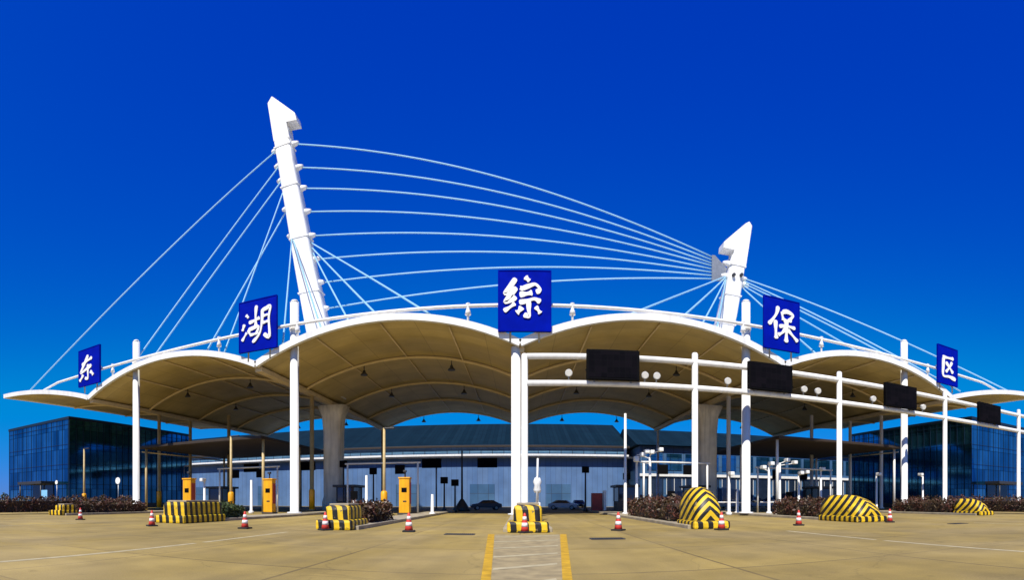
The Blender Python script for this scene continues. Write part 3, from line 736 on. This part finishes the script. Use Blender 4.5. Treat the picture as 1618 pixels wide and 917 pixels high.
hl = thing('glazed_hall', 'teal hall with a white band and tall windows behind the right vaults', 'building', (75, 98, 0))
bm = bmesh.new(); box(bm, (74, 111, 6.2), (100, 26, 12.4)); obj('wall', bm, CLAD2, hl, True)
bm = bmesh.new(); bbox(bm, (74, 97.8, 6.5), (100.4, .3, .55), .04); obj('band', bm, WHITE, hl, True)
bm = bmesh.new()
v = [bm.verts.new(p) for p in ((23, 96.9, 12.5), (125, 96.9, 12.5), (125, 111, 17.5), (23, 111, 17.5), (23, 125.5, 12.5), (125, 125.5, 12.5))]
for q in ((0, 1, 2, 3), (3, 2, 5, 4), (0, 3, 4), (1, 5, 2), (0, 4, 5, 1)): bm.faces.new([v[i] for i in q])
obj('roof', bm, ROOFD, hl, True)
for k in range(24):
    x = 27 + k * 4.1
    bm = bmesh.new(); bbox(bm, (x, 97.96, 3.3), (3.3, .14, 5.0), .02); wd_ = obj('window', bm, GLASSD, hl, True)
    bm = bmesh.new()
    for dx in (-1.65, 0, 1.65): box(bm, (x + dx, 97.86, 3.3), (.1, .1, 5.0))
    obj('frame', bm, WHITE if k % 3 else MULL, wd_, True)
    bm = bmesh.new(); bbox(bm, (x, 97.96, 9.2), (3.3, .14, 3.4), .02); obj('window', bm, GLASSB, hl, True)

bm = bmesh.new(); random.seed(3)
for i in range(70):
    x = random.choice((-1, 1)) * random.uniform(118, 420); y = random.uniform(150, 260); h = random.uniform(4, 9)
    for k in range(130):
        a = Vector((random.gauss(0, 1), random.gauss(0, 1), random.gauss(0, .8))); a = a.normalized() * random.uniform(.5, 1)
        c = Vector((x + a.x * h * .55, y + a.y * h * .55, h * .55 + a.z * h * .5)); n_ = Vector((random.gauss(0, 1), random.gauss(0, 1), random.gauss(0, 1))).normalized()
        b_ = n_.orthogonal().normalized() * random.uniform(.4, .9); d_ = n_.cross(b_)
        bm.faces.new([bm.verts.new(c + b_), bm.verts.new(c + d_), bm.verts.new(c - b_), bm.verts.new(c - d_)])
o = obj('treeline', bm, HEDGEG); o['kind'] = 'stuff'

# flat-roofed inspection shelters inside the outer vaults
def shelter(sx, label):
    cx = sx * 36.2
    t = thing('inspection_shelter', label, 'shelter', (cx, 57.7, 0), 0, 'flat inspection shelters under the outer vaults')
    bm = bmesh.new(); bbox(bm, (cx, 57.7, 8.35), (18.4, 20.5, .32), .05); obj('roof', bm, BROWN, t, True)
    bm = bmesh.new(); bbox(bm, (cx, 58.5, 8.66), (15, 14, .36), .1); obj('roof_plant', bm, DARK, t, True)
    for dx in (-8.8, 8.8):
        for y in (48.6, 58, 67):
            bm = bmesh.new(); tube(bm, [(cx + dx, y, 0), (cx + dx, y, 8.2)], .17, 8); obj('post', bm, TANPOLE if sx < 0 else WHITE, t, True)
    bm = bmesh.new(); tube(bm, [(cx - sx * -9.0, 48, 7.8), (cx - sx * -9.0, 67.5, 7.8)], .09, 8); obj('rail', bm, RIB if sx < 0 else STEEL, t, True)
shelter(-1, 'flat brown-roofed shelter under the left outer vault')
shelter(1, 'flat brown-roofed shelter under the right outer vault')

def booth(x, y, label):
    t = thing('control_booth', label, 'booth', (x, y, .2), 0, 'dark control booths')
    bm = bmesh.new(); bbox(bm, (0, 0, .55), (2.2, 3.2, 1.1), .04); obj('wall', bm, SHELTW, t)
    bm = bmesh.new(); bbox(bm, (0, 0, 1.95), (2.1, 3.1, 1.7), .03); obj('window', bm, GLASSD, t)
    for sx in (-1, 1):
        for sy in (-1, 1):
            bm = bmesh.new(); bbox(bm, (sx * 1.05, sy * 1.55, 1.95), (.14, .14, 1.72), .02); obj('corner_post', bm, DARK, t)
    bm = bmesh.new(); bbox(bm, (0, 0, 2.95), (2.9, 4.0, .28), .05); obj('roof', bm, DARK, t)
booth(12.8, 60.5, 'dark glazed booth left of the three white camera poles')
booth(21.8, 60.0, 'dark glazed booth behind the broad slanted-stripe hood')
booth(-20.6, 58.0, 'dark glazed booth behind the orange kiosks on the left')
booth(38.6, 57.0, 'dark glazed booth under the right shelter')
booth(-38.6, 57.0, 'dark glazed booth under the left shelter')

# ------------------------------------------------------------------ yellow kiosks on the islands
kp = None
for u, Y, lb in ((299, 38.5, 'orange-yellow lane kiosk standing over the widest banded block'), (426, 43.5, 'orange-yellow lane kiosk left of the tall white column'), (640, 45.5, 'orange-yellow lane kiosk right of the left pylon')):
    x = Y * math.tan((u - U0) / F)
    if kp is None:
        kp = thing('lane_kiosk', lb, 'kiosk', (x, Y, .1), 0, 'orange-yellow lane kiosks')
        bm = bmesh.new(); bbox(bm, (0, 0, 1.75), (1.0, .8, 3.2), .07); obj('body', bm, YELLOW, kp)
        bm = bmesh.new(); bbox(bm, (0, 0, .08), (1.25, 1.05, .16), .03); obj('base', bm, DARK, kp)
        bm = bmesh.new(); bbox(bm, (0, 0, 3.42), (1.12, .92, .14), .04); obj('cap', bm, YELLOW, kp)
        bm = bmesh.new(); tube(bm, [(0, 0, 3.45), (0, 0, 4.0)], .07, 8); bbox(bm, (0, -.05, 4.05), (.3, .3, .2), .04); obj('camera_head', bm, DARK, kp)
        bm = bmesh.new(); bbox(bm, (.505, 0, 2.0), (.04, .6, 2.0), .01); obj('shaded_side', bm, REDB, kp)  # dark red sheet paints the side turned away from the sun
        bm = bmesh.new(); bbox(bm, (0, -.405, 2.3), (.5, .04, .42), .01); obj('screen', bm, SCREEN, kp)
        bm = bmesh.new(); bbox(bm, (.05, -.405, 1.25), (.34, .04, .12), .01); obj('card_slot', bm, DARK, kp)
    else: dup(kp, (x, Y, .1), 0, lb)
# yellow-sleeved lamp posts on the islands
pp = None
for u, Y, z, lb in ((607, 47, 1, 'tan pole with a yellow sleeve, left of the kiosk nearest the middle'), (365, 46, 1, 'tan pole with a yellow sleeve, right of the kiosk over the widest banded block'), (133, 44, 1, 'tan pole with a yellow sleeve before the left glass building')):
    x = Y * math.tan((u - U0) / F)
    if pp is None:
        pp = thing('sleeved_pole', lb, 'pole', (x, Y, .1), 0, 'tan poles with yellow sleeves')
        bm = bmesh.new(); tube(bm, [(0, 0, 0), (0, 0, 8.4)], [.17, .12], 10); obj('shaft', bm, TANPOLE, pp)
        bm = bmesh.new(); lathe(bm, [(.33, 0), (.33, 2.1), (.22, 2.25)], 14); obj('sleeve', bm, YELLOW, pp)
        bm = bmesh.new(); bbox(bm, (.5, 0, 8.35), (1.1, .24, .14), .04); obj('lamp_head', bm, DARK, pp)
    else: dup(pp, (x, Y, .1), 0, lb)

# ------------------------------------------------------------------ white camera poles, signals, gate
def cam_pole(u, Y, h, heads, label):
    x = Y * math.tan((u - U0) / F)
    t = thing('camera_pole', label, 'pole', (x, Y, 0), 0, 'slim white camera poles')
    bm = bmesh.new(); lathe(bm, [(.3, 0), (.3, .25), (.15, .35), (.11, h)], 12); obj('shaft', bm, WHITE, t)
    for dx, dz in heads:
        bm = bmesh.new(); tube(bm, [(0, 0, h + dz - .25), (dx, -.1, h + dz)], .05, 6)
        bbox(bm, (dx, -.3, h + dz + .1), (.42, .75, .36), .08); obj('camera_head', bm, LAMPW, t)
cam_pole(988, 46, 9.6, (), 'tallest bare white pole right of the middle, beside the dark booth')
cam_pole(1006, 46, 5.2, ((-.1, .1), (.9, .75)), 'white camera pole with two heads, between the bare pole and the many-headed pole')
cam_pole(1027, 45.5, 5.5, ((-.8, .1), (.1, .35), (.95, .6), (-1.4, -.4)), 'white camera pole with the biggest cluster of heads')
cam_pole(1152, 44, 3.8, ((.1, .1),), 'white camera pole just right of the right pylon')
cam_pole(1215, 44, 4.9, ((.1, .1), (-.8, -.3)), 'left one of two white camera poles beyond the tall white column on the right')
cam_pole(1232, 45, 5.3, ((.7, .2), (1.6, .0)), 'white camera pole with a long arm, second beyond the tall white column on the right')
cam_pole(1297, 46, 4.7, ((0, .1),), 'white camera pole left of the broad slanted-stripe hood top')
cam_pole(683, 46, 2.0, (), 'short white post right of the kiosk nearest the middle')
cam_pole(579, 47, 3.9, (), 'short white post just right of the left pylon')
cam_pole(323, 45, 3.5, ((0, .1),), 'pale post right of the kiosk over the widest banded block')

cam_pole(1165, 46, 2.6, (), 'short white post left of the tall white column on the right')
cam_pole(1262, 46, 4.2, ((.1, .1), (.8, .2)), 'white camera pole between the long-armed pole and the broad slanted-stripe hood')
cam_pole(1385, 46, 4.4, ((.1, .1),), 'white camera pole above the right end of the broad slanted-stripe hood')
cam_pole(1458, 46, 4.6, ((-.7, .1),), 'grey-white camera pole left of the last striped hood')
cam_pole(397, 46, 3.6, (), 'short pale post left of the kiosk beside the tall white column')

def signal(u, Y, h, label):
    x = Y * math.tan((u - U0) / F)
    t = thing('lane_signal', label, 'signal', (x, Y, 0), 0, 'dark lane signals')
    bm = bmesh.new(); lathe(bm, [(.3, 0), (.28, .3), (.12, .6), (.09, h)], 10); obj('post', bm, DARK, t)
    bm = bmesh.new(); bbox(bm, (0, -.1, h + .35), (.9, .35, .8), .06); obj('lamp_box', bm, BLACK, t)
signal(702, 60, 3.5, 'dark lane signal on a post, left one of two close together')
signal(719, 60, 3.2, 'dark lane signal on a post, right one of two close together')
signal(543, 56, 5.4, 'tall dark lane signal right beside the left pylon')
signal(590, 58, 4.6, 'dark lane signal left of the sleeved pole nearest the middle')
signal(990, 60, 4.0, 'dark lane signal beside the tallest bare white pole')
signal(1270, 58, 4.4, 'dark lane signal between the tall white column and the broad slanted-stripe hood')
signal(925, 62, 4.9, 'slim dark lane signal left of the dark red cabinet')
signal(470, 66, 3.6, 'dark lane signal on a post left of the left pylon')
x = 64 * math.tan((730 - U0) / F)
t = thing('dark_pole', 'tall dark pole with a splayed foot under the rear vault', 'pole', (x, 64, 0))
bm = bmesh.new(); tube(bm, [(0, 0, 0), (0, 0, 7.8)], [.16, .1], 8); obj('shaft', bm, DARK, t)
bm = bmesh.new(); lathe(bm, [(1.1, 0), (.9, .5), (.4, 1.3), (.18, 1.6)], 12); obj('foot', bm, DARK, t)
t = thing('boom_gate', 'white lane boom raised upright just right of the middle column', 'barrier', (1.25, 36.5, .2))
bm = bmesh.new(); bbox(bm, (0, 0, .55), (.45, .4, 1.1), .05); obj('cabinet', bm, LAMPW, t)
bm = bmesh.new(); tube(bm, [(-.05, -.26, .9), (.02, -.26, 4.3)], .07, 8); obj('boom_arm', bm, WHITE, t)
bm = bmesh.new(); lathe(bm, [(.2, 2.2), (.3, 2.4), (.22, 2.75), (.32, 3.0), (.2, 3.3)], 12, (0, -.05, -.4)); tube(bm, [(0, -.05, 1), (0, -.05, 3)], .1, 8); obj('lamp_post', bm, LAMPW, t)
def gate(u, Y, sd_, label):
    x = Y * math.tan((u - U0) / F)
    t = thing('boom_gate', label, 'barrier', (x, Y, .2), 0, 'lane gates with lowered white booms')
    bm = bmesh.new(); bbox(bm, (0, 0, .6), (.5, .45, 1.2), .05); obj('cabinet', bm, LAMPW, t)
    bm = bmesh.new(); tube(bm, [(0, -.28, 1.0), (sd_ * 3.6, -.28, 1.05)], .06, 8); obj('boom_arm', bm, WHITE, t)
    bm = bmesh.new(); bbox(bm, (0, -.1, 1.75), (.7, .2, .8), .04); tube(bm, [(0, -.05, 1.15), (0, -.05, 1.4)], .06, 8); obj('signal_head', bm, BLACK, t)
gate(1178, 46.5, -1, 'lane gate left of the tall white column on the right, white boom lowered')
gate(1246, 46.5, -1, 'lane gate beyond the tall white column on the right, white boom lowered')
gate(1060, 46.5, -1, 'lane gate left of the right pylon, white boom lowered')
gate(560, 46.5, 1, 'lane gate right of the left pylon, white boom lowered')
t = thing('red_cabinet', 'dark red cabinet under the rear vault right of the middle column', 'cabinet', (60 * math.tan((943 - U0) / F), 60, 0))
bm = bmesh.new(); bbox(bm, (0, 0, 1.15), (1.3, .9, 2.3), .05); obj('body', bm, REDB, t)
bm = bmesh.new(); bbox(bm, (.95, 0, 1.3), (.35, .7, 2.6), .05); obj('side_post', bm, LAMPW, t)
bm = bmesh.new(); bbox(bm, (0, -.47, 1.3), (1.0, .04, 1.6), .01); obj('door', bm, REDB, t)

# ------------------------------------------------------------------ small signs on the left
def post_sign(u, Y, h, mode, label):
    x = Y * math.tan((u - U0) / F)
    t = thing('post_sign', label, 'sign', (x, Y, 0))
    bm = bmesh.new(); tube(bm, [(0, 0, 0), (0, 0, h)], .06, 8); obj('post', bm, STEEL, t)
    bm = bmesh.new()
    if mode == 'square': bbox(bm, (0, -.1, h - .2), (1.5, .08, 1.35), .03)
    else: tube(bm, [(0, -.12, h), (0, -.06, h)], .42 if mode == 'round' else .3, 20)
    obj('plate', bm, CYAN if mode == 'square' else LETTER, t)
post_sign(71, 43, 2.45, 'square', 'pale blue square sign on a post before the left glass building')
post_sign(90, 43.5, 4.0, 'small', 'small white disc sign on a thin post beside the pale blue square sign')
post_sign(187, 44, 3.9, 'round', 'white round sign on a post left of the outermost white column')

# ------------------------------------------------------------------ cones
cp = None
cones = [(387, 836, 'red cone between the widest banded block and the tall white column'), (646, 841, 'red cone alone on the plaza right of the left pylon'), (977, 839, 'red cone alone on the plaza right of the middle column'),
         (1262, 831, 'red cone left of the broad slanted-stripe hood'), (829, 842.5, 'red cone directly in front of the middle banded block'), (514, 838.5, 'red cone at the left corner of the banded block before the left pylon'),
         (240, 832, 'red cone at the left corner of the widest banded block'), (1140, 838, 'red cone at the right corner of the tall chevron hood'), (1406, 826, 'red cone at the right corner of the broad slanted-stripe hood'), (127, 822, 'red cone at the foot of the sleeved pole on the far left')]
for u, v, lb in cones:
    rho = H * F / (v - V0); th = (u - U0) / F; loc = (rho * math.sin(th), rho * math.cos(th), 0)
    if cp is None:
        cp = thing('traffic_cone', lb, 'traffic cone', loc, 0, 'red traffic cones')
        bm = bmesh.new(); lathe(bm, [(.2, .06), (.165, .28), (.1, .62), (.055, .86), (.03, .9)], 18); obj('cone', bm, CONE, cp)
        bm = bmesh.new(); lathe(bm, [(.171, .28), (.133, .46)], 18); lathe(bm, [(.113, .58), (.082, .74)], 18); obj('reflective_band', bm, CONEW, cp)
        bm = bmesh.new(); bbox(bm, (0, 0, .04), (.56, .56, .08), .02); obj('base', bm, RUBBER, cp)
    else: dup(cp, loc, random.uniform(0, 1.5), lb)

for x, y, lb in ((3.3, 18.8, 'dark drain grate in the plaza right of the pale nose marking'), (23.9, 20.0, 'dark drain grate in the plaza on the far right'), (-2.6, 21.4, 'dark drain grate left of the middle banded block')):
    t = thing('drain_grate', lb, 'grate', (x, y, .004), 0, 'drain grates in the plaza')
    bm = bmesh.new()
    for sy in (-1, 1): bbox(bm, (0, sy * .3, .008), (1.3, .06, .03), .006)
    for k in range(14): box(bm, (-.58 + k * .09, 0, .007), (.035, .54, .02))
    for sx in (-1, 1): box(bm, (sx * .63, 0, .008), (.05, .54, .026))
    obj('frame', bm, DARK, t)
    bm = bmesh.new(); box(bm, (0, 0, .0015), (1.24, .58, .003)); obj('sump', bm, RUBBER, t)

# ------------------------------------------------------------------ parked cars under and behind the canopy
def make_car(x, y, rz, mat, label):
    t = thing('parked_car', label, 'car', (x, y, 0), rz, 'cars parked behind the canopy')
    prof = [(-2.2, .35), (-2.25, .62), (-2.1, .86), (-1.25, .98), (-.55, 1.42), (.85, 1.46), (1.75, 1.0), (2.15, .92), (2.22, .6), (2.15, .35)]
    bm = bmesh.new(); rings = []
    for yy, k, dz in ((-.86, .97, -.02), (-.7, 1, 0), (.7, 1, 0), (.86, .97, -.02)):
        rings.append([bm.verts.new((px * k, (yy * (.82 if pz > 1.2 else 1.0)), pz + (dz if pz > .5 else 0))) for px, pz in prof])
    for A, B in zip(rings, rings[1:]):
        for i in range(len(A)):
            j = (i + 1) % len(A); f = bm.faces.new((A[i], A[j], B[j], B[i])); f.smooth = False
    bm.faces.new(rings[0]); bm.faces.new(rings[-1])
    obj('body', bm, mat, t)
    bm = bmesh.new()
    for sy in (-1, 1):
        bm.faces.new([bm.verts.new(p) for p in ((-1.05, sy * .85, 1.0), (-.5, sy * .735, 1.36), (.75, sy * .735, 1.38), (1.4, sy * .85, 1.02))])
    bm.faces.new([bm.verts.new(p) for p in ((-1.22, -.62, 1.01), (-1.22, .62, 1.01), (-.6, .55, 1.41), (-.6, -.55, 1.41))])
    bm.faces.new([bm.verts.new(p) for p in ((1.73, -.62, 1.04), (1.73, .62, 1.04), (.95, .55, 1.44), (.95, -.55, 1.44))])
    obj('window', bm, GLASSD, t)
    for sx in (-1.38, 1.35):
        for sy in (-1, 1):
            bm = bmesh.new(); tube(bm, [(sx, sy * .9, .33), (sx, sy * .68, .33)], .33, 16); wl = obj('wheel', bm, TYRE, t)
            bm = bmesh.new(); tube(bm, [(sx, sy * .915, .33), (sx, sy * .9, .33)], .2, 12); obj('rim', bm, STEEL, wl)
    for sy in (-.6, .6):
        bm = bmesh.new(); bbox(bm, (-2.2, sy, .7), (.12, .36, .16), .03); obj('headlight', bm, LETTER, t)
make_car(-4.9, 72, R(12), CARD, 'dark car parked left of the middle column, under the rear vault')
make_car(6.4, 74, R(165), CARS, 'silver car parked right of the middle column, under the rear vault')
make_car(9.6, 82, R(90), CARD, 'dark car seen end-on left of the red cabinet')
for k, (x, y) in enumerate(((33.0, 80), (37.2, 80.5), (41.4, 80.2), (45.6, 81))):
    make_car(x, y, R(90), CARW, ['leftmost white car of the parked row behind the right pylon', 'second white car from the left of the parked row behind the right pylon', 'third white car from the left of the parked row behind the right pylon', 'rightmost white car of the parked row behind the right pylon'][k])
